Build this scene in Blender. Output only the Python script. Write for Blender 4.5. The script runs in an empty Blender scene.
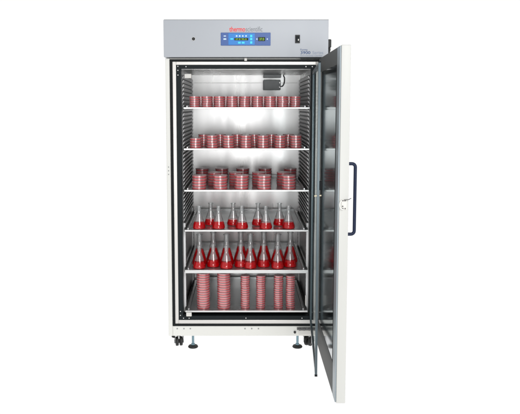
import bpy, bmesh, math, random
from mathutils import Vector, Matrix
random.seed(7)
R = math.radians
sc = bpy.context.scene
C = sc.collection

# ------------------------------------------------------------ camera
cam = bpy.data.cameras.new('camera')
co = bpy.data.objects.new('camera', cam); C.objects.link(co)
cam.sensor_width = 36.0; cam.sensor_fit = 'HORIZONTAL'
cam.lens = 36.0 * 659.0 / 520.0
cam.shift_x = 15.0 / 520.0
cam.shift_y = -31.7 / 520.0
cam.clip_start = 0.05; cam.clip_end = 200
co.location = (-0.006, -4.0, 1.515)
co.rotation_euler = (R(84.0), 0, 0)
sc.camera = co

# ------------------------------------------------------------ light
w = bpy.data.worlds.new('World'); sc.world = w; w.use_nodes = True
bg = w.node_tree.nodes['Background']
bg.inputs[0].default_value = (0.97, 0.985, 1.0, 1); bg.inputs[1].default_value = 0.55

def area(name, loc, target, sx, sy, power, col=(1, 1, 1)):
    l = bpy.data.lights.new(name, 'AREA'); l.shape = 'RECTANGLE'
    l.size = sx; l.size_y = sy; l.energy = power; l.color = col
    o = bpy.data.objects.new(name, l); C.objects.link(o)
    o.location = loc
    o.rotation_euler = (Vector(target) - Vector(loc)).to_track_quat('-Z', 'Y').to_euler()
    return o
area('softbox_front', (0.0, -5.4, 0.85), (0, 0.8, 1.0), 2.1, 1.3, 17)
area('strip_light', (-0.15, -4.7, 0.95), (0, 0.4, 1.0), 0.26, 1.5, 19)
area('strip_light_right', (0.75, -4.5, 1.0), (0, 0.4, 1.0), 0.16, 1.4, 9)
area('softbox_key', (0.9, -4.6, 3.3), (0, 0, 1.2), 2.0, 1.2, 75)
area('softbox_right', (2.9, -3.2, 2.0), (0, 0, 1.4), 1.0, 1.6, 30)

sc.view_settings.view_transform = 'Standard'
sc.view_settings.look = 'None'
sc.view_settings.exposure = 0.0
sc.view_settings.gamma = 1.0
sc.cycles.max_bounces = 14
sc.cycles.diffuse_bounces = 4
sc.cycles.glossy_bounces = 6
sc.cycles.transmission_bounces = 12
sc.cycles.transparent_max_bounces = 40
sc.cycles.sample_clamp_indirect = 6.0

# ------------------------------------------------------------ materials
def pmat(name, col, rough=0.5, metal=0.0, noise=0.0, nscale=20, bump=0.0, bscale=60, stretch=None,
         rvar=0.0, coat=0.0, **kw):
    m = bpy.data.materials.new(name); m.use_nodes = True
    nt = m.node_tree; N = nt.nodes; L = nt.links
    b = N['Principled BSDF']
    b.inputs['Base Color'].default_value = (*col, 1)
    b.inputs['Roughness'].default_value = rough
    b.inputs['Metallic'].default_value = metal
    if coat: b.inputs['Coat Weight'].default_value = coat; b.inputs['Coat Roughness'].default_value = 0.08
    for k, v in kw.items():
        b.inputs[k.replace('_', ' ')].default_value = v
    if noise or bump or rvar:
        tc = N.new('ShaderNodeTexCoord'); mp = N.new('ShaderNodeMapping')
        L.new(tc.outputs['Object'], mp.inputs[0])
        if stretch: mp.inputs['Scale'].default_value = stretch
        nz = N.new('ShaderNodeTexNoise'); nz.inputs['Scale'].default_value = nscale
        nz.inputs['Detail'].default_value = 5
        L.new(mp.outputs[0], nz.inputs['Vector'])
        if noise:
            mx = N.new('ShaderNodeMix'); mx.data_type = 'RGBA'
            mx.inputs[6].default_value = (*[c * (1 - noise) for c in col], 1)
            mx.inputs[7].default_value = (*[min(1, c * (1 + noise)) for c in col], 1)
            L.new(nz.outputs[0], mx.inputs[0]); L.new(mx.outputs[2], b.inputs['Base Color'])
        if rvar:
            mr = N.new('ShaderNodeMapRange')
            mr.inputs[1].default_value = 0.3; mr.inputs[2].default_value = 0.7
            mr.inputs[3].default_value = rough - rvar; mr.inputs[4].default_value = rough + rvar
            L.new(nz.outputs[0], mr.inputs[0]); L.new(mr.outputs[0], b.inputs['Roughness'])
        if bump:
            nb = N.new('ShaderNodeTexNoise'); nb.inputs['Scale'].default_value = bscale
            nb.inputs['Detail'].default_value = 4
            L.new(mp.outputs[0], nb.inputs['Vector'])
            bp = N.new('ShaderNodeBump'); bp.inputs['Strength'].default_value = bump
            bp.inputs['Distance'].default_value = 0.002
            L.new(nb.outputs[0], bp.inputs['Height']); L.new(bp.outputs[0], b.inputs['Normal'])
    return m

def thin_clear(name, tint, edge, gloss_rough=0.04, base_mix=0.0, ior=1.5, rim=0.35, haze=(0.88, 0.88, 0.88)):
    """clear moulded plastic or blown glass wall: lets light straight through, reflects at the rim"""
    m = bpy.data.materials.new(name); m.use_nodes = True
    nt = m.node_tree; N = nt.nodes; L = nt.links
    for n in list(N): N.remove(n)
    out = N.new('ShaderNodeOutputMaterial')
    lw = N.new('ShaderNodeLayerWeight'); lw.inputs[0].default_value = 0.35
    cr = N.new('ShaderNodeMix'); cr.data_type = 'RGBA'
    cr.inputs[6].default_value = (*tint, 1); cr.inputs[7].default_value = (*edge, 1)
    L.new(lw.outputs['Facing'], cr.inputs[0])
    tr = N.new('ShaderNodeBsdfTransparent'); L.new(cr.outputs[2], tr.inputs[0])
    gl = N.new('ShaderNodeBsdfGlossy'); gl.inputs['Roughness'].default_value = gloss_rough
    f0 = ((ior - 1) / (ior + 1)) ** 2 * 1.3
    lf = N.new('ShaderNodeLayerWeight'); lf.inputs[0].default_value = 0.5
    pw = N.new('ShaderNodeMath'); pw.operation = 'POWER'; pw.inputs[1].default_value = 3.5
    L.new(lf.outputs['Facing'], pw.inputs[0])
    fr = N.new('ShaderNodeMath'); fr.operation = 'MULTIPLY_ADD'; fr.inputs[1].default_value = rim; fr.inputs[2].default_value = f0
    L.new(pw.outputs[0], fr.inputs[0])
    ms = N.new('ShaderNodeMixShader')
    L.new(fr.outputs[0], ms.inputs[0]); L.new(tr.outputs[0], ms.inputs[1]); L.new(gl.outputs[0], ms.inputs[2])
    last = ms
    if base_mix:
        df = N.new('ShaderNodeBsdfDiffuse'); df.inputs[0].default_value = (*haze, 1)
        m2 = N.new('ShaderNodeMixShader'); m2.inputs[0].default_value = base_mix
        L.new(ms.outputs[0], m2.inputs[1]); L.new(df.outputs[0], m2.inputs[2]); last = m2
    L.new(last.outputs[0], out.inputs[0])
    return m

M = {}
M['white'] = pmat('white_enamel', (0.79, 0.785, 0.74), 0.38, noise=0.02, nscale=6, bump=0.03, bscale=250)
M['door'] = pmat('darkened_door_enamel', (0.60, 0.60, 0.57), 0.4, noise=0.02, nscale=6, bump=0.03, bscale=250)  # darkened in the colour to offset stronger lamp light on the door
M['header'] = pmat('blue_grey_enamel', (0.462, 0.483, 0.516), 0.42, noise=0.025, nscale=5, bump=0.04, bscale=350)
M['edge'] = pmat('trim_grey', (0.30, 0.31, 0.31), 0.4)
M['steel'] = pmat('brushed_stainless', (0.74, 0.74, 0.735), 0.30, 0.62, noise=0.05, nscale=9, bump=0.015, bscale=130,
                  stretch=(1, 1, 0.06), rvar=0.05)
M['steel_side'] = pmat('satin_stainless_wall', (0.62, 0.62, 0.615), 0.30, 0.7, noise=0.06, nscale=8, bump=0.05, bscale=120,
                  stretch=(1, 0.08, 1), rvar=0.05)
M['shelf'] = pmat('shelf_stainless', (0.50, 0.51, 0.51), 0.30, 0.8, noise=0.06, nscale=7, bump=0.04, bscale=160,
                  stretch=(0.08, 1, 1), rvar=0.06)
M['lip'] = pmat('polished_shelf_edge', (0.70, 0.70, 0.69), 0.33, 0.6, noise=0.04, nscale=14)
M['silver'] = pmat('silver_frame_strip', (0.72, 0.70, 0.67), 0.34, 0.55, noise=0.03, nscale=12)
M['black'] = pmat('black_rubber_gasket', (0.012, 0.014, 0.015), 0.5, noise=0.2, nscale=40, Specular_IOR_Level=0.12)
M['frame_black'] = pmat('black_inner_frame', (0.014, 0.018, 0.020), 0.45, noise=0.15, nscale=30, Specular_IOR_Level=0.12)
M['slot'] = pmat('duct_shadow_gap', (0.20, 0.205, 0.205), 0.5, 0.1)
M['louvre'] = pmat('louvre_steel', (0.84, 0.84, 0.84), 0.38, 0.15, noise=0.06, nscale=20)
M['alu'] = pmat('blue_grey_aluminium', (0.085, 0.112, 0.125), 0.32, 0.5, noise=0.05, nscale=15)
M['doorframe'] = pmat('grey_door_liner', (0.12, 0.122, 0.118), 0.55, 0.0, Specular_IOR_Level=0.1, noise=0.05, nscale=10)
M['strip'] = pmat('door_edge_strip', (0.30, 0.345, 0.37), 0.35, 0.3)
M['mirror'] = pmat('polished_dark_steel', (0.29, 0.315, 0.33), 0.10, 1.0, noise=0.05, nscale=4, bump=0.012, bscale=14,
                   stretch=(1, 1, 0.25))
M['navy'] = pmat('navy_handle_plastic', (0.005, 0.012, 0.042), 0.35, Specular_IOR_Level=0.3)
M['box'] = pmat('grey_cast_box', (0.58, 0.61, 0.62), 0.5, 0.0, noise=0.1, nscale=40)
M['clip'] = pmat('ivory_clip', (0.72, 0.70, 0.66), 0.45)
M['tan'] = pmat('brass_latch_pin', (0.62, 0.55, 0.40), 0.35, 0.5)
M['rod'] = pmat('zinc_rod', (0.22, 0.33, 0.38), 0.3, 0.7)
M['rubber'] = pmat('black_wheel_rubber', (0.012, 0.012, 0.012), 0.55)
M['caster'] = pmat('zinc_caster_fork', (0.32, 0.33, 0.33), 0.35, 0.8)
M['rivet'] = pmat('rivet_steel', (0.75, 0.75, 0.74), 0.3, 0.6)
M['darkdot'] = pmat('dark_screw', (0.12, 0.12, 0.12), 0.5)
M['red_ink'] = pmat('red_lettering', (0.85, 0.05, 0.05), 0.5)
M['grey_ink'] = pmat('grey_lettering', (0.24, 0.25, 0.27), 0.5)
M['light_ink'] = pmat('pale_grey_lettering', (0.28, 0.33, 0.42), 0.5)
M['navy_ink'] = pmat('navy_lettering', (0.04, 0.09, 0.22), 0.5)
M['panel_blue'] = pmat('dark_blue_membrane', (0.045, 0.11, 0.34), 0.35)
M['panel_cyan'] = pmat('bright_blue_membrane', (0.015, 0.21, 0.62), 0.35)
M['screen'] = pmat('black_display_glass', (0.008, 0.012, 0.008), 0.15)
def emis(name, col, s):
    m = pmat(name, col, 0.4)
    b = m.node_tree.nodes['Principled BSDF']
    b.inputs['Emission Color'].default_value = (*col, 1); b.inputs['Emission Strength'].default_value = s * 0.5
    return m
M['led_green'] = emis('green_lit_digits', (0.30, 0.62, 0.02), 0.55)
M['cyan'] = pmat('cyan_button_print', (0.05, 0.72, 0.95), 0.4)
M['pale'] = pmat('pale_button_print', (0.62, 0.78, 0.92), 0.4)
M['clear'] = thin_clear('clear_dish_plastic', (0.985, 0.95, 0.95), (0.97, 0.84, 0.84), 0.22, 0.06, 1.9, 0.3, (0.95, 0.62, 0.64))
M['lid'] = thin_clear('catchlight_lid_plastic', (0.98, 0.95, 0.95), (0.97, 0.88, 0.88), 0.24, 0.17, 2.3, 0.3, (0.97, 0.74, 0.75))  # pale diffuse share paints in the light caught by lid rims
M['flask'] = thin_clear('highlight_hazed_glass', (0.975, 0.98, 0.98), (0.72, 0.74, 0.74), 0.09, 0.11, 1.9, 0.5)  # pale haze painted in for white highlights above the liquid
M['flask_wet'] = thin_clear('wetted_borosilicate_glass', (0.99, 0.985, 0.985), (0.90, 0.86, 0.86), 0.05, 0.0, 1.42, 0.18)
M['pane'] = thin_clear('glass_door_pane', (0.96, 0.975, 0.975), (0.93, 0.96, 0.96), 0.01, 0.0, 1.2, 0.15)
M['agar'] = pmat('red_agar', (0.94, 0.05, 0.075), 0.3, noise=0.12, nscale=25,
                 Subsurface_Weight=0.0)
M['liquid'] = pmat('red_culture_liquid', (0.97, 0.002, 0.008), 0.05, Transmission_Weight=0.5, Specular_IOR_Level=0.3, IOR=1.33, noise=0.06, nscale=20)
# added white sweep that glows by itself, for a shadowless ground
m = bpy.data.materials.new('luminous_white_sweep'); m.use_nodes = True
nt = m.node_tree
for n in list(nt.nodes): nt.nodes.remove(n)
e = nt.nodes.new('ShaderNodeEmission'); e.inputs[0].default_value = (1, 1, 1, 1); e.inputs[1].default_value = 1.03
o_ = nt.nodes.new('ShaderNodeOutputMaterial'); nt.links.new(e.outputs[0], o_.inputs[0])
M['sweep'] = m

# ------------------------------------------------------------ mesh helpers
def bx(bm, x0, x1, y0, y1, z0, z1, bev=0.0, seg=2, rot=None):
    cx, cy, cz = (x0 + x1) / 2, (y0 + y1) / 2, (z0 + z1) / 2
    t = bmesh.new()
    bmesh.ops.create_cube(t, size=1, matrix=Matrix.Diagonal((abs(x1 - x0), abs(y1 - y0), abs(z1 - z0), 1)))
    if bev:
        bmesh.ops.bevel(t, geom=t.edges[:], offset=bev, segments=seg, affect='EDGES', profile=0.5)
    mt = Matrix.Translation((cx, cy, cz))
    if rot is not None: mt = mt @ rot
    t.transform(mt); merge(bm, t)

def merge(bm, t):
    me = bpy.data.meshes.new('tmp'); t.to_mesh(me); t.free(); bm.from_mesh(me); bpy.data.meshes.remove(me)

def cyl(bm, p0, p1, r0, r1=None, n=24):
    r1 = r0 if r1 is None else r1
    p0, p1 = Vector(p0), Vector(p1); d = p1 - p0
    t = bmesh.new()
    bmesh.ops.create_cone(t, cap_ends=True, segments=n, radius1=r0, radius2=r1, depth=d.length)
    t.transform(Matrix.Translation((p0 + p1) / 2) @ d.to_track_quat('Z', 'Y').to_matrix().to_4x4())
    merge(bm, t)

def tube(bm, pts, r, n=12):
    pts = [Vector(p) for p in pts]; rings = []
    up = Vector((0, 0, 1)); prev = None
    for i, p in enumerate(pts):
        a = pts[max(0, i - 1)]; b = pts[min(len(pts) - 1, i + 1)]
        t = (b - a).normalized()
        if prev is None:
            x = t.orthogonal().normalized()
        else:
            x = (prev - t * prev.dot(t)).normalized()
        prev = x; y = t.cross(x)
        rings.append([bm.verts.new(p + (x * math.cos(2 * math.pi * k / n) + y * math.sin(2 * math.pi * k / n)) * r) for k in range(n)])
    for a, b in zip(rings, rings[1:]):
        for k in range(n): bm.faces.new((a[k], a[(k + 1) % n], b[(k + 1) % n], b[k]))
    bm.faces.new(rings[0][::-1]); bm.faces.new(rings[-1])

def lathe(bm, prof, n=40, closed=False):
    rings = []
    for r, z in prof:
        if r < 1e-6: rings.append([bm.verts.new((0, 0, z))])
        else: rings.append([bm.verts.new((r * math.cos(2 * math.pi * k / n), r * math.sin(2 * math.pi * k / n), z)) for k in range(n)])
    prs = list(zip(rings, rings[1:]))
    if closed: prs.append((rings[-1], rings[0]))
    for a, b in prs:
        for k in range(n):
            k2 = (k + 1) % n
            if len(a) == 1 and len(b) == 1: continue
            if len(a) == 1: bm.faces.new((a[0], b[k2], b[k]))
            elif len(b) == 1: bm.faces.new((a[k], a[k2], b[0]))
            else: bm.faces.new((a[k], a[k2], b[k2], b[k]))

def obj(name, bm, mat, parent=None, smooth=False, loc=None):
    bmesh.ops.recalc_face_normals(bm, faces=bm.faces[:])
    me = bpy.data.meshes.new(name); bm.to_mesh(me); bm.free()
    me.materials.append(mat)
    if smooth:
        for p in me.polygons: p.use_smooth = True
        try: me.set_sharp_from_angle(angle=R(38))
        except Exception: pass
    o = bpy.data.objects.new(name, me); C.objects.link(o)
    if parent: o.parent = parent
    if loc: o.location = loc
    return o

def tag(o, label=None, cat=None, group=None, kind=None):
    if label: o['label'] = label
    if cat: o['category'] = cat
    if group: o['group'] = group
    if kind: o['kind'] = kind
    return o

def empty(name, loc=(0, 0, 0)):
    o = bpy.data.objects.new(name, None); C.objects.link(o); o.location = loc
    o.empty_display_size = 0.05
    return o

def box(name, mat, parent, *a, bev=0.0, **k):
    bm = bmesh.new(); bx(bm, *a, bev=bev); return obj(name, bm, mat, parent, **k)

def text(name, s, mat, parent, x, z, y, size, width=None, bold=0.0, height=None):
    cu = bpy.data.curves.new(name, 'FONT'); cu.body = s; cu.size = size; cu.offset = bold
    cu.extrude = 0.0004; cu.align_x = 'LEFT'
    t = bpy.data.objects.new(name, cu); C.objects.link(t)
    bpy.context.view_layer.update()
    me = bpy.data.meshes.new_from_object(t)
    bpy.data.objects.remove(t)
    xs = [v.co.x for v in me.vertices]; x0, x1 = min(xs), max(xs)
    ys = [v.co.y for v in me.vertices]; y0, y1 = min(ys), max(ys)
    kx = width / (x1 - x0) if width else 1
    ky = height / (y1 - y0) if height else 1
    for v in me.vertices: v.co = ((v.co.x - x0) * kx, -v.co.z, v.co.y * ky)
    me.materials.clear(); me.materials.append(mat)
    o = bpy.data.objects.new(name, me); C.objects.link(o); o.parent = parent
    o.location = (x, y, z)
    return o

# ------------------------------------------------------------ the setting
bm = bmesh.new(); s_ = bmesh.new()
bx(bm, -9, 9, -2.6, 5.0, -0.02, 0.0)
tag(obj('floor', bm, M['sweep']), 'added self-lit white floor under the cabinet', kind='structure')
bm = bmesh.new()
prof = [(5.0, -0.02)] + [(5.0 + 1.2 * math.sin(a), 1.2 - 1.2 * math.cos(a)) for a in [R(90 * k / 12) for k in range(13)]] + [(6.2, 9.0)]
prof = prof[1:]
rows = [[bm.verts.new((x, y, z)) for y, z in prof] for x in (-9, 9)]
rows2 = [[bm.verts.new((x, y + 0.02, z - 0.02)) for y, z in prof] for x in (-9, 9)]
for i in range(len(prof) - 1):
    bm.faces.new((rows[0][i], rows[1][i], rows[1][i + 1], rows[0][i + 1]))
    bm.faces.new((rows2[0][i], rows2[0][i + 1], rows2[1][i + 1], rows2[1][i]))
tag(obj('backdrop', bm, M['sweep']), 'added self-lit white backdrop curving up behind the cabinet', kind='structure')

# ------------------------------------------------------------ the cabinet
inc = empty('incubator')
tag(inc, 'tall white reach-in laboratory incubator with blue grey header, standing with its door open', 'incubator')
HW = 0.484            # half width of the body
B0, B1 = 0.082, 1.800 # body bottom / top
IX = 0.392            # half width of the chamber
YB = 0.80             # back wall
ZF, ZC = 0.205, 1.735 # chamber floor / ceiling
DEP = 0.92
# white shell: two sides, top, bottom, back, front stiles
bm = bmesh.new()
bx(bm, -HW, -0.458, 0.0, DEP, B0, B1, 0.004)
bx(bm, 0.458, HW, 0.0, DEP, B0, B1, 0.004)
bx(bm, -0.4575, 0.4575, 0.001, DEP - 0.002, B0 + 0.001, 0.147, 0.002)
bx(bm, -0.4575, 0.4575, 0.003, DEP - 0.002, 1.7935, B1 - 0.001, 0.001)
bx(bm, -0.4575, 0.4575, YB + 0.03, DEP - 0.003, 0.1475, 1.793, 0.001)
obj('cabinet_shell', bm, M['white'], inc)
def ringframe(bm, xo, zo0, zo1, xi, zi0, zi1, y0, y1, bev=0.001):
    bx(bm, -xo, -xi, y0, y1, zo0, zo1, bev); bx(bm, xi, xo, y0, y1, zo0, zo1, bev)
    bx(bm, -xi + 0.0002, xi - 0.0002, y0 + 0.0002, y1, zo0, zi0, bev); bx(bm, -xi + 0.0002, xi - 0.0002, y0 + 0.0002, y1, zi1, zo1, bev)
bm = bmesh.new(); ringframe(bm, 0.4574, 0.1476, 1.793, 0.4425, 0.1605, 1.7805, -0.004, 0.05)
obj('door_gasket', bm, M['black'], inc)
bm = bmesh.new(); ringframe(bm, 0.4423, 0.1607, 1.7803, 0.4205, 0.1850, 1.7605, 0.002, 0.06, 0.002)
obj('frame_strip', bm, M['silver'], inc)
bm = bmesh.new(); ringframe(bm, 0.4203, 0.1852, 1.7603, IX + 0.0005, ZF + 0.006, 1.7385, 0.004, 0.05, 0.001)
ifr = obj('inner_frame', bm, M['frame_black'], inc)
bm = bmesh.new()
for x, z in [(-0.409, 1.752), (-0.409, 1.728), (-0.409, 1.70), (-0.36, 1.75), (0.36, 1.75), (0.398, 1.75), (0.413, 1.735),
             (-0.409, 0.24), (-0.409, 0.215), (-0.39, 0.197), (-0.355, 0.197), (0.35, 0.197), (0.405, 0.197), (0.411, 0.235), (0, 0.1975)]:
    bm = bmesh.new(); cyl(bm, (x, 0.006, z), (x, 0.0005, z), 0.0042, 0.003, 12)
    obj('rivet', bm, M['rivet'], ifr)
# chamber liner
bm = bmesh.new()
bx(bm, -0.43, 0.43, YB, YB + 0.02, ZF - 0.02, ZC + 0.02)
obj('back_wall', bm, M['steel'], inc)
for s in (-1, 1):
    bm = bmesh.new()
    bx(bm, s * (IX + 0.001), s * (IX + 0.02), 0.05, YB - 0.0005, ZF - 0.018, ZC + 0.018)
    w_ = obj('side_wall', bm, M['steel_side'], inc)
    bm = bmesh.new()
    bx(bm, s * (IX - 0.003), s * (IX + 0.0005), 0.065, YB - 0.03, 0.79, ZC - 0.03)
    obj('duct_backing', bm, M['slot'], w_)
    bm = bmesh.new(); z = 0.80
    rot = Matrix.Rotation(R(-25) * s, 4, 'Y')
    while z < ZC - 0.045:
        bx(bm, s * (IX - 0.009), s * (IX - 0.005), 0.07, YB - 0.035, z, z + 0.0165, 0.0008, 1, rot)
        z += 0.0252
    obj('duct_louvre', bm, M['louvre'], w_)
    for yy in (0.075, 0.71):
        bm = bmesh.new()
        bx(bm, s * (IX - 0.013), s * (IX - 0.0002), yy, yy + 0.018, ZF + 0.01, 0.785, 0.001)
        nf = len(bm.faces); z = ZF + 0.03
        while z < 0.77:
            cyl(bm, (s * (IX - 0.0126), yy + 0.009, z), (s * (IX - 0.0145), yy + 0.009, z), 0.0035, 0.003, 8); z += 0.0252
        pl = obj('shelf_pilaster', bm, M['louvre'], w_)
        pl.data.materials.append(M['darkdot'])
        for p in pl.data.polygons: p.material_index = 1 if p.index >= nf else 0
bm = bmesh.new()
bx(bm, -0.43, 0.43, 0.05, YB - 0.001, ZC + 0.0005, ZC + 0.02)
obj('chamber_ceiling', bm, M['steel_side'], inc)
bm = bmesh.new()
bx(bm, -0.43, 0.43, 0.05, YB - 0.001, ZF - 0.02, ZF)
obj('chamber_floor', bm, M['frame_black'], inc)
# seam line high on the back wall
bm = bmesh.new(); bx(bm, -IX + 0.02, IX - 0.02, YB - 0.003, YB + 0.0005, 1.677, 1.684, 0.0008)
obj('wall_seam', bm, M['steel_side'], inc)
# stile screws and kick plate rivets
bm = bmesh.new()
for z in (1.10, 1.122, 1.145):
    bm = bmesh.new(); cyl(bm, (-0.472, 0.001, z), (-0.472, -0.0015, z), 0.0035, n=12); obj('plug_screw', bm, M['edge'], inc)
for x in (-0.43, -0.388, -0.348, -0.006, 0.036, 0.078):
    bm = bmesh.new(); cyl(bm, (x, 0.002, 0.130), (x, -0.0010, 0.130), 0.0045, n=12); obj('plug_screw', bm, M['edge'], inc)
box('catch_pin', M['clip'], inc, -0.010, 0.006, -0.012, -0.0005, 1.783, 1.800, bev=0.002)

# shelves
SZ = [0.246, 0.504, 0.756, 1.004, 1.258, 1.507]
for i, z in enumerate(SZ):
    bm = bmesh.new()
    bx(bm, -0.352, 0.352, 0.006, 0.765, z - 0.006, z, 0.001)
    bx(bm, -0.352, 0.352, 0.757, 0.765, z - 0.001, z + 0.014, 0.001)
    sh = obj('shelf', bm, M['shelf'], inc)
    bm = bmesh.new(); lt = 0.019 if i == 1 else 0.0095
    bx(bm, -0.378, 0.385, -0.004, 0.0055, z - lt, z + 0.001, 0.0015)
    obj('shelf_front_edge', bm, M['lip'], sh)
    for s in (-1, 1):
        bm = bmesh.new()
        bx(bm, s * 0.3535, s * 0.3615, 0.012, 0.76, z - 0.010, z + 0.010, 0.001)
        bx(bm, s * 0.362, s * 0.376, 0.03, 0.755, z - 0.012, z - 0.008, 0.001)
        obj('shelf_rail', bm, M['steel_side'], sh)
        bm = bmesh.new()
        bx(bm, s * 0.3765, s * 0.3838, 0.02, 0.74, z - 0.016, z + 0.004, 0.001)
        obj('shelf_support', bm, M['doorframe'], sh)

# clips and fittings inside the chamber
box('corner_clip', M['clip'], inc, -0.372, -0.330, 0.02, 0.05, 1.682, 1.708, bev=0.003)
box('corner_clip', M['clip'], inc, -0.372, -0.338, -0.012, -0.0045, 0.212, 0.238, bev=0.003)
box('wire_clip', M['clip'], inc, 0.372, 0.380, 0.03, 0.038, 0.27, 0.335, bev=0.002)
# sensor box with its lead, hung high on the back wall
bm = bmesh.new(); bx(bm, 0.124, 0.248, 0.725, 0.797, 1.628, 1.700, 0.006, 3)
sb = obj('sensor_box', bm, M['box'], inc)
bm = bmesh.new(); bx(bm, 0.130, 0.232, 0.7215, 0.7245, 1.634, 1.694, 0.001); obj('box_cover', bm, M['box'], sb)
bm = bmesh.new()
for zz in (1.648, 1.680):
    bm = bmesh.new(); cyl(bm, (0.240, 0.725, zz), (0.240, 0.719, zz), 0.0055, 0.004, 12); obj('box_screw', bm, M['rivet'], sb)
bm = bmesh.new()
tube(bm, [(0.249, 0.76, 1.655), (0.262, 0.76, 1.655), (0.272, 0.765, 1.668), (0.278, 0.77, 1.69), (0.279, 0.775, 1.715), (0.270, 0.78, 1.733)], 0.0035)
obj('box_lead', bm, M['black'], sb, True)
bm = bmesh.new(); bx(bm, 0.125, 0.25, 0.70, 0.79, 1.716, 1.7345, 0.003)
obj('ceiling_bracket', bm, M['box'], inc)

# ------------------------------------------------------------ header
HB, HT = 1.804, 2.022
bm = bmesh.new()
bx(bm, -0.489, 0.489, -0.030, 0.60, HB, HT, 0.004, 3)
hd = obj('header', bm, M['header'], inc, True)
FY = -0.0302
bm = bmesh.new()
bx(bm, -0.486, 0.4893, -0.0285, 0.598, HT - 0.0035, HT + 0.002, 0.0015)
obj('header_trim', bm, M['edge'], hd)
s0 = 1 / 166.0
def HX(u): return (u - 245.0) / 165.9 - 0.006          # layout of the fascia, metres from the cabinet's centre line
def HZ(v): return 2.022 - (v - 20.0) * 0.00588
text('red_word', 'thermo', M['red_ink'], hd, HX(229.6), HZ(31.6), FY - 0.0004, 0.04, width=15.6 * 0.00603, bold=0.0006, height=0.029)
text('grey_word', 'scientific', M['grey_ink'], hd, HX(245.7), HZ(31.6), FY - 0.0004, 0.04, width=16.4 * 0.00603, height=0.029)
text('series_small_word', 'Forma', M['navy_ink'], hd, HX(299.6), HZ(50.6), FY - 0.0004, 0.02, width=0.042, height=0.011)
text('series_number', '3900', M['navy_ink'], hd, HX(299.8), HZ(54.0), FY - 0.0004, 0.03, width=0.058, bold=0.0004, height=0.0175)
text('series_word', 'Series', M['light_ink'], hd, HX(311.5), HZ(54.0), FY - 0.0004, 0.03, width=0.064, height=0.0175)
text('series_line', 'Environmental Chamber', M['light_ink'], hd, HX(299.6), HZ(56.2), FY - 0.0004, 0.02, width=0.132, height=0.009)
# lock
bm = bmesh.new(); cyl(bm, (HX(194.4), FY + 0.001, HZ(39)), (HX(194.4), FY - 0.005, HZ(39)), 0.0125, 0.0115, 28)
lk = obj('key_lock', bm, M['rivet'], hd, True)
bm = bmesh.new(); cyl(bm, (HX(194.4), FY - 0.0052, HZ(39)), (HX(194.4), FY - 0.0075, HZ(39)), 0.010, 0.009, 28)
obj('lock_barrel', bm, M['rubber'], hd, True)
# rocker switch
bm = bmesh.new(); bx(bm, HX(294.3), HX(299.0), FY - 0.005, FY + 0.001, HZ(43.2), HZ(35.0), 0.0015)
obj('switch_bezel', bm, M['rubber'], hd)
bm = bmesh.new(); bx(bm, HX(295.2), HX(298.1), FY - 0.0095, FY - 0.0052, HZ(41.9), HZ(36.4), 0.001, 2, Matrix.Rotation(R(7), 4, 'X'))
obj('switch_rocker', bm, M['frame_black'], hd)
box('switch_mark', M['clip'], hd, HX(296.9), HX(297.9), FY - 0.0112, FY - 0.0092, HZ(40.9), HZ(39.2), bev=0.0003)
# control panel
bm = bmesh.new(); bx(bm, HX(221.2), HX(270.1), FY - 0.004, FY + 0.001, HZ(45.6), HZ(32.8), 0.002)
cp = obj('control_panel', bm, M['panel_blue'], inc)
PY = FY - 0.004
box('keypad_field', M['panel_cyan'], cp, HX(228.7), HX(254.6), PY - 0.0010, PY + 0.0003, HZ(44.9), HZ(33.5), bev=0.0003)
sr = box('display_window', M['screen'], cp, HX(234.6), HX(248.2), PY - 0.0025, PY - 0.0011, HZ(40.5), HZ(38.1), bev=0.0003)
text('display_digits', '37.0 95.0', M['led_green'], cp, HX(235.6), HZ(40.1), PY - 0.0032, 0.012, width=0.066, height=0.009)
box('alarm_window', M['screen'], cp, HX(258.0), HX(264.8), PY - 0.0016, PY + 0.0001, HZ(41.2), HZ(37.3), bev=0.0003)
text('alarm_digits', '37.0', M['led_green'], cp, HX(259.2), HZ(40.5), PY - 0.0024, 0.014, width=0.027, height=0.014)
def btn(u, v, wu, wv, mat):
    box('button', mat, cp, HX(u - wu / 2), HX(u + wu / 2), PY - 0.0022, PY - 0.0012, HZ(v + wv / 2), HZ(v - wv / 2), bev=0.0006)
def btn0(u, v, wu, wv, mat):
    box('button', mat, cp, HX(u - wu / 2), HX(u + wu / 2), PY - 0.0012, PY - 0.0001, HZ(v + wv / 2), HZ(v - wv / 2), bev=0.0004)
btn0(225.2, 36.2, 2.3, 1.0, M['pale']); btn0(225.2, 39.2, 2.8, 1.4, M['pale'])
btn(232.0, 39.1, 2.8, 1.5, M['cyan'])
for u in (236.8, 239.8, 242.8, 246.0): btn(u, 36.2, 1.5, 1.5, M['pale'])
for v in (36.2, 39.2, 42.6): btn(251.1, v, 2.2, 2.3, M['cyan'])
btn(239.5, 42.8, 2.8, 1.8, M['cyan']); btn(243.2, 42.8, 2.8, 1.8, M['cyan'])
btn0(256.7, 39.2, 1.2, 1.2, M['pale']); btn0(266.9, 39.2, 1.2, 1.2, M['pale'])
# plug and lead on the side of the header
bm = bmesh.new(); bx(bm, 0.4895, 0.516, 0.04, 0.085, 1.866, 1.916, 0.006, 3)
plg = obj('side_plug', bm, M['rubber'], inc)
bm = bmesh.new(); tube(bm, [(0.505, 0.06, 1.874), (0.507, 0.06, 1.855), (0.502, 0.06, 1.835), (0.494, 0.07, 1.815), (0.4935, 0.08, 1.80), (0.4925, 0.12, 1.77)], 0.0072)
obj('plug_lead', bm, M['rubber'], plg, True)
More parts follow.
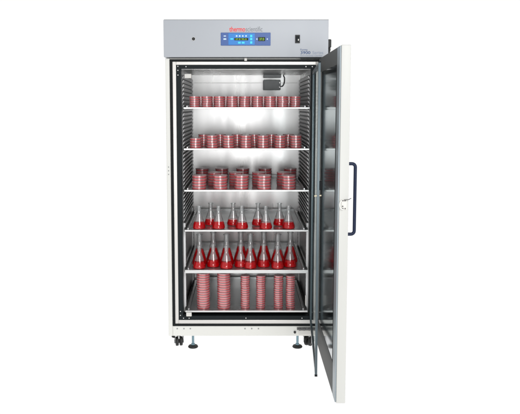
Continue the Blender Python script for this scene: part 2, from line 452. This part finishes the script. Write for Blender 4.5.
# hinge bracket under the header
bm = bmesh.new(); bx(bm, 0.325, 0.470, -0.026, -0.0055, 1.7955, 1.8035, 0.001)
obj('top_hinge_plate', bm, M['frame_black'], inc)
bm = bmesh.new(); cyl(bm, (0.432, -0.018, 1.742), (0.432, -0.018, 1.775), 0.010, n=18); bx(bm, 0.42, 0.445, -0.016, -0.001, 1.752, 1.768, 0.002)
obj('glass_hinge', bm, M['silver'], inc, True)

# bottom hinge hardware
bm = bmesh.new()
bx(bm, 0.318, 0.452, -0.016, -0.0045, 0.126, 0.140, 0.002)
for x in (0.335, 0.362, 0.395, 0.43): cyl(bm, (x, -0.016, 0.133), (x, -0.024, 0.133), 0.009, 0.007, 14)
bh = obj('bottom_hinge', bm, M['darkdot'], inc)
bm = bmesh.new(); bx(bm, 0.33, 0.455, -0.008, 0.0005, 0.092, 0.122, 0.003); obj('hinge_plate', bm, M['clip'], bh)
bm = bmesh.new(); cyl(bm, (0.306, 0.002, 0.108), (0.306, -0.008, 0.108), 0.008, 0.007, 16); obj('hinge_screw', bm, M['rubber'], bh, True)

# casters and levelling feet
def caster(x, y, ang):
    bm = bmesh.new()
    bx(bm, -0.032, 0.032, -0.026, 0.026, 0.073, 0.0815, 0.002)
    bx(bm, -0.0275, -0.024, -0.030, 0.020, 0.022, 0.0735, 0.001)
    bx(bm, 0.024, 0.0275, -0.030, 0.020, 0.022, 0.0735, 0.001)
    cyl(bm, (0, 0, 0.06), (0, 0, 0.0735), 0.016, 0.02, 20)
    c = obj('caster', bm, M['caster'], inc, loc=(x, y, 0)); c.rotation_euler.z = ang
    bm = bmesh.new()
    for s in (-1, 1):
        t = bmesh.new(); prof = [(0.012, -0.0085), (0.026, -0.0085), (0.029, -0.006), (0.029, 0.006), (0.026, 0.0085), (0.012, 0.0085)]
        lathe(t, prof, 28, True); t.transform(Matrix.Translation((s * 0.0125, -0.012, 0.0292)) @ Matrix.Rotation(R(90), 4, 'Y')); merge(bm, t)
    cyl(bm, (-0.029, -0.012, 0.0292), (0.029, -0.012, 0.0292), 0.012, n=16)
    obj('caster_wheel', bm, M['rubber'], c, True)
    bm = bmesh.new(); bx(bm, -0.046, -0.022, -0.014, 0.014, 0.052, 0.060, 0.003, 2, Matrix.Rotation(R(18), 4, 'Y'))
    obj('brake_lever', bm, M['rubber'], c)
caster(-0.428, 0.07, R(12)); caster(0.405, 0.07, R(-30)); caster(-0.405, 0.83, R(10)); caster(0.405, 0.83, R(-12))
for x in (-0.334, 0.325):
    bm = bmesh.new(); cyl(bm, (0, 0, 0.016), (0, 0, 0.0815), 0.0075, n=20); cyl(bm, (0, 0, 0.016), (0, 0, 0.024), 0.013, n=6)
    ft = obj('levelling_foot', bm, M['rod'], inc, True, loc=(x, 0.03, 0))
    bm = bmesh.new(); lathe(bm, [(0, 0), (0.030, 0), (0.032, 0.004), (0.028, 0.011), (0.012, 0.0165), (0, 0.0165)], 32)
    obj('foot_pad', bm, M['rubber'], ft, True)

# ------------------------------------------------------------ outer door, swung open towards the viewer
XI, XO = 0.4370, 0.4850      # inner and outer skins of the open leaf
Y0, Y1 = -0.905, -0.036
Z0, Z1 = 0.066, 1.797
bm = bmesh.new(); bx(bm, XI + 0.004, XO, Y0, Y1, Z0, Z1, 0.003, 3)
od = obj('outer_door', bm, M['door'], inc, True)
FS, HS, TB, BB = 0.115, 0.020, 0.085, 0.165      # liner margins: free side, hinge side, top; bottom widened in place of dark reflection
bm = bmesh.new()
bx(bm, XI - 0.002, XI + 0.0038, Y0 + 0.0905, Y0 + FS, Z0 + 0.004, Z1 - 0.004, 0.001)
bx(bm, XI - 0.002, XI + 0.0038, Y1 - HS, Y1 - 0.002, Z0 + 0.004, Z1 - 0.004, 0.001)
bx(bm, XI - 0.002, XI + 0.0038, Y0 + FS + 0.0003, Y1 - HS - 0.0003, Z0 + 0.004, Z0 + BB, 0.001)
bx(bm, XI - 0.002, XI + 0.0038, Y0 + FS + 0.0003, Y1 - HS - 0.0003, Z1 - TB, Z1 - 0.004, 0.001)
obj('door_liner', bm, M['doorframe'], od)
box('door_edge_strip', M['strip'], od, XI - 0.003, XI + 0.0038, Y0 + 0.004, Y0 + 0.09, Z0 + 0.004, Z1 - 0.004, bev=0.0015)
bm = bmesh.new()
bx(bm, XI - 0.0035, XI - 0.0022, Y0 + FS - 0.006, Y0 + FS - 0.0005, Z0 + BB, Z1 - TB, 0.0003)
obj('door_seal', bm, M['black'], od)
box('door_inner_panel', M['mirror'], od, XI - 0.0005, XI + 0.0034, Y0 + FS + 0.0006, Y1 - HS - 0.0006, Z0 + BB + 0.0006, Z1 - TB - 0.0006)
# handle on the outer skin
hy = -0.83
pts = [(XO - 0.001, hy, 1.238), (XO + 0.026, hy, 1.238)] + [(XO + 0.026 + 0.016 * math.sin(R(a)), hy, 1.222 + 0.016 * math.cos(R(a))) for a in (20, 45, 70, 90)]
pts += [(XO + 0.042, hy, 1.05)]
pts2 = [(p[0], p[1], 0.893 + (1.238 - p[2])) for p in pts[:-1]][::-1]
bm = bmesh.new(); tube(bm, pts + pts2, 0.0082, 14)
obj('door_handle', bm, M['navy'], od, True)
# latch on the free edge
bm = bmesh.new()
bx(bm, 0.452, 0.476, Y0 - 0.003, Y0 + 0.001, 1.025, 1.075, 0.001)
lt_ = obj('door_latch', bm, M['clip'], od)
bm = bmesh.new()
for x, z in ((0.458, 1.031), (0.469, 1.031), (0.457, 1.042), (0.468, 1.069), (0.458, 1.069)):
    bm = bmesh.new(); cyl(bm, (x, Y0 - 0.002, z), (x, Y0 - 0.006, z), 0.0038, 0.003, 12); obj('latch_screw', bm, M['darkdot'], od)
bm = bmesh.new()
tube(bm, [(0.462, Y0 - 0.010, 1.074), (0.474, Y0 - 0.012, 1.074), (0.484, Y0 - 0.014, 1.076), (0.495, Y0 - 0.016, 1.083)], 0.0018)
obj('latch_wire', bm, M['darkdot'], od, True)
bm = bmesh.new()
tube(bm, [(0.466 + 0.017 * math.cos(R(a)) - 0.008, Y0 - 0.010, 1.050 + 0.022 * math.sin(R(a))) for a in range(110, 271, 16)], 0.0026)
obj('latch_hook', bm, M['white'], od, True)

# ------------------------------------------------------------ inner glass door, swung open too
GZ0, GZ1 = 0.172, 1.722
GW = 0.80
gp = empty('glass_door', (0.404, -0.012, 0)); gp.parent = inc
gp.rotation_euler.z = R(-93.8)
def gbox(bm, a, b, c, d, e, f, bev=0.001): bx(bm, a, b, c, d, e, f, bev)
bm = bmesh.new(); t_ = 0.006
gbox(bm, 0, 0.022, -t_, t_, GZ0, GZ1); gbox(bm, GW - 0.022, GW, -t_, t_, GZ0, GZ1)
gbox(bm, 0.0223, GW - 0.0223, -t_, t_, GZ0, GZ0 + 0.022); gbox(bm, 0.0223, GW - 0.0223, -t_, t_, GZ1 - 0.022, GZ1)
obj('glass_frame', bm, M['alu'], gp)
bm = bmesh.new(); gbox(bm, 0.0224, GW - 0.0224, -0.002, 0.002, GZ0 + 0.0222, GZ1 - 0.0222, 0.0)
obj('glass_pane', bm, M['pane'], gp)
bm = bmesh.new(); gbox(bm, GW - 0.010, GW + 0.001, -0.007, 0.007, GZ0 - 0.010, GZ0 - 0.0005)
obj('corner_cap', bm, M['black'], gp); bm = bmesh.new()
gbox(bm, GW - 0.010, GW + 0.001, -0.007, 0.007, GZ1 + 0.0005, GZ1 + 0.006)
obj('corner_cap', bm, M['black'], gp)
bm = bmesh.new(); cyl(bm, (GW - 0.006, -0.018, 1.077), (GW - 0.006, 0.016, 1.080), 0.0045, 0.004, 14)
obj('latch_pin', bm, M['tan'], gp, True)
bm = bmesh.new(); bx(bm, GW - 0.07, GW - 0.05, 0.0065, 0.022, 1.10, 1.145, 0.003)
obj('glass_door_grip', bm, M['black'], gp)

# ------------------------------------------------------------ petri dishes
def make_dish(r, h):
    root = empty('petri_dish')
    bm = bmesh.new(); t = 0.0014
    lathe(bm, [(0, 0), (r - 0.002, 0), (r - 0.0014, h * 0.78), (r - 0.0022, h * 0.78), (r - 0.0024, 0.0012), (0, 0.0012)], 28)
    obj('dish_base', bm, M['clear'], root, True)
    bm = bmesh.new()
    lathe(bm, [(0, 0.0014), (r - 0.0027, 0.0014), (r - 0.0025, h * 0.70), (0, h * 0.70)], 28)
    obj('growth_medium', bm, M['agar'], root, True)
    bm = bmesh.new()
    lathe(bm, [(0, h - 0.0014), (r - 0.0009, h - 0.0014), (r - 0.0009, h * 0.62), (r, h * 0.62), (r, h - 0.0012), (r - 0.0012, h - 0.0004), (0, h - 0.0004)], 28)
    obj('dish_lid', bm, M['lid'], root, True)
    return root

def copy_tree(root, loc, rz=0.0):
    c = root.copy(); C.objects.link(c); c.location = loc; c.rotation_euler.z = rz
    for ch in list(root.children):
        d = ch.copy(); C.objects.link(d); d.parent = c
    return c

ORD = ['first', 'second', 'third', 'fourth', 'fifth', 'sixth', 'seventh', 'eighth', 'ninth', 'tenth', 'eleventh',
       'twelfth', 'thirteenth', 'fourteenth', 'fifteenth', 'sixteenth']
def nth_left(i, n):
    if i == 0: return 'leftmost'
    if i == n - 1: return 'rightmost'
    return ORD[i]
protos = {}
def stack(xs, y, zs, n, r, h, rowname, shelfname, group, counts=None):
    key = (r, h)
    for i, x in enumerate(xs):
        yy = y + random.uniform(-0.004, 0.004)
        k_n = counts[i] if counts else n
        lx, ly = random.uniform(-0.00035, 0.00035), random.uniform(-0.00035, 0.00035)
        for k in range(k_n):
            z = zs + 0.0006 + k * (h + 0.0002)
            loc = (x + lx * k + random.uniform(-0.0011, 0.0011), yy + ly * k + random.uniform(-0.0011, 0.0011), z)
            rz = random.uniform(0, 6.28)
            if key not in protos:
                d = protos[key] = make_dish(r, h); d.location = loc
            else:
                d = copy_tree(protos[key], loc, rz)
            pos = 'top' if k == k_n - 1 else ('bottom' if k == 0 else ORD[k] + '-from-bottom')
            side = nth_left(i, len(xs))
            st = side + ' stack' if side in ('leftmost', 'rightmost') else side + ' stack from left'
            tag(d, f'red petri dish, {pos} of the {st}, {rowname}, {shelfname}', 'petri dish', group)

def SX(u, Y, Z):   # helper used only to space the rows evenly from measured picture columns
    d = (Y + 4.0) * 0.99452 - (Z - 1.515) * 0.10453
    return (u - 245.0) * d / 659.0 - 0.006

G = 'petri dishes stacked on the shelves'
row = lambda us, Y, Z: [round(SX(u, Y, Z), 4) for u in us]
# top shelf: nine low stacks, eight more behind the gaps
stack(row([194.6, 207, 219.3, 232, 244.6, 257.3, 270, 282.6, 295.3], .06, 1.53), .06, 1.507, 5, .0325, .0134, 'front row', 'top shelf', G)
stack(row([201, 213.3, 225.7, 238.3, 251, 263.6, 276.3, 289], .17, 1.53), .17, 1.507, 5, .0325, .0134, 'back row', 'top shelf', G)
# second shelf
stack(row([195.6, 212.2, 228.6, 246.0, 263, 280, 296], .06, 1.29), .06, 1.258, 5, .0365, .0155, 'front row', 'second shelf', G, [4, 5, 5, 5, 5, 5, 5])
stack(row([204, 220.4, 237.4, 254.6, 271.4, 288], .22, 1.29), .22, 1.258, 5, .0365, .0155, 'back row', 'second shelf', G, [5, 5, 5, 5, 5, 5])
# third shelf: three staggered rows
stack(row([199.2, 220.2, 241.3, 263.9, 288.6], .055, 1.04), .055, 1.004, 5, .0455, .0172, 'front row', 'third shelf', G)
stack(row([214.6, 235.8, 258.9, 283.4], .24, 1.04), .24, 1.004, 5, .0455, .0172, 'middle row', 'third shelf', G)
stack(row([202.4, 221.8, 242.6, 265, 289.8], .50, 1.04), .50, 1.004, 5, .0455, .0172, 'back row', 'third shelf', G)
# bottom shelf: two wide and four narrow tall stacks
zb = .246
G2 = 'petri dishes in the tall stacks at the bottom'
xs = row([203.4, 223.9, 245.2, 260.7, 278.4, 290.3], .07, zb + .1)
def tall(xs, n, r, h, names):
    for x, nm in zip(xs, names):
        for k in range(n):
            z = zb + 0.0006 + k * (h + 0.0002)
            loc = (x + random.uniform(-0.0014, 0.0014), .065 + random.uniform(-0.0014, 0.0014), z)
            if (r, h) not in protos:
                d = protos[(r, h)] = make_dish(r, h); d.location = loc
            else: d = copy_tree(protos[(r, h)], loc, random.uniform(0, 6.28))
            pos = 'top' if k == n - 1 else ('bottom' if k == 0 else ORD[k] + '-from-bottom')
            tag(d, f'red petri dish, {pos} of the {nm} on the bottom shelf', 'petri dish', G2)
tall(xs[:2], 15, .0430, .0150, ['leftmost wide tall stack', 'second wide tall stack'])
tall(xs[2:], 15, .0305, .0138, ['leftmost narrow tall stack', 'second narrow tall stack', 'third narrow tall stack', 'rightmost narrow tall stack'])

# ------------------------------------------------------------ conical flasks
def make_flask(H, rb, rn, level, name='conical_flask'):
    root = empty(name)
    zc = H * 0.72                      # end of the cone
    outer = [(0, 0.0015), (rb * 0.55, 0.0006), (rb * 0.88, 0.0), (rb * 0.97, 0.003), (rb, 0.009), (rb * 0.985, 0.018)]
    for k in range(1, 9):
        a = k / 8; z = 0.018 + (zc - 0.018) * a
        s = a * a * (3 - 2 * a) * 0.25 + a * 0.75
        outer.append((rb * 0.985 + (rn - rb * 0.985) * s, z))
    outer += [(rn, zc + H * 0.08), (rn, H - 0.010), (rn * 1.02, H - 0.007), (rn * 1.32, H - 0.005), (rn * 1.35, H - 0.0025), (rn * 1.25, H)]
    t = 0.0010
    inner = [(max(r - t, 0.0), max(z, 0.0018)) for r, z in outer if z < H - 0.008][::-1]
    bm = bmesh.new()
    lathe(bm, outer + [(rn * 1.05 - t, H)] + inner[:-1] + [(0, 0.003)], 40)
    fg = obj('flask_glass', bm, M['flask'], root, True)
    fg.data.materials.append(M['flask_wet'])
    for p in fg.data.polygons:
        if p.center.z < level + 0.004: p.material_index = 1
    liq = [(0, 0.0035)]
    for r, z in outer[1:]:
        if z < level: liq.append((max(r - t - 0.0004, 0.001), max(z, 0.0035)))
        else:
            break
    # radius at the liquid level
    for (r0, z0), (r1, z1) in zip(outer, outer[1:]):
        if z0 <= level <= z1 and z1 > z0:
            rl = r0 + (r1 - r0) * (level - z0) / (z1 - z0) - t - 0.0004
    liq += [(rl, level), (0, level - 0.0006)]
    bm = bmesh.new(); lathe(bm, liq, 40); obj('red_liquid', bm, M['liquid'], root, True)
    return root

first = {}
def flask(kind, x, y, z, label, group):
    if kind not in first:
        if kind == 'small': f = make_flask(0.142, 0.0405, 0.0125, 0.046)
        else: f = make_flask(0.198, 0.0490, 0.0160, 0.112)
        first[kind] = f; f.location = (x, y, z)
    else:
        f = copy_tree(first[kind], (x, y, z), random.uniform(0, 6.28))
    for ch in f.children:
        if ch.name.startswith('red_liquid'): ch.scale.z = random.uniform(0.82, 1.0)
    tag(f, label, 'flask', group)

GF = 'small conical flasks of red liquid on the fourth shelf'
us = [199.2, 218.6, 241.8, 265.7, 288.5]
for i, x in enumerate(row(us, .05, .80)):
    nm = nth_left(i, 5)
    nm = nm if i in (0, 4) else nm + ' from left'
    flask('small', x, .05 + random.uniform(-.006, .006), .7568, f'clear red-bottomed flask, {nm} in front row, fourth shelf down', GF)
us = [210.6, 233.2, 258.0, 279.4]
for i, x in enumerate(row(us, .17, .80)):
    nm = nth_left(i, 4)
    nm = nm if i in (0, 3) else nm + ' from left'
    flask('small', x, .17 + random.uniform(-.01, .01), .7568, f'clear red-bottomed flask, {nm} in back row, fourth shelf down', GF)
GA = 'small conical flasks in front on the fifth shelf'
GB = 'tall conical flasks behind on the fifth shelf'
us = [199.4, 213.2, 226.4, 240.7, 250.2, 263.6, 277.6, 290.0]
for i, u in enumerate(us):
    ya = .05 if i % 2 == 0 else .09
    yb = .145 if i % 2 == 0 else .21
    nm = nth_left(i, 8); nm = nm if i in (0, 7) else nm + ' from left'
    if i == 4: ya, yb = .055, .15
    flask('small', SX(u, ya, .55), ya, .5048, f'small flask with low red liquid, {nm} in front row, fifth shelf', GA)
    flask('tall', SX(u + .2, yb, .55), yb, .5048, f'tall flask half full of red, {nm} in back row, fifth shelf', GB)
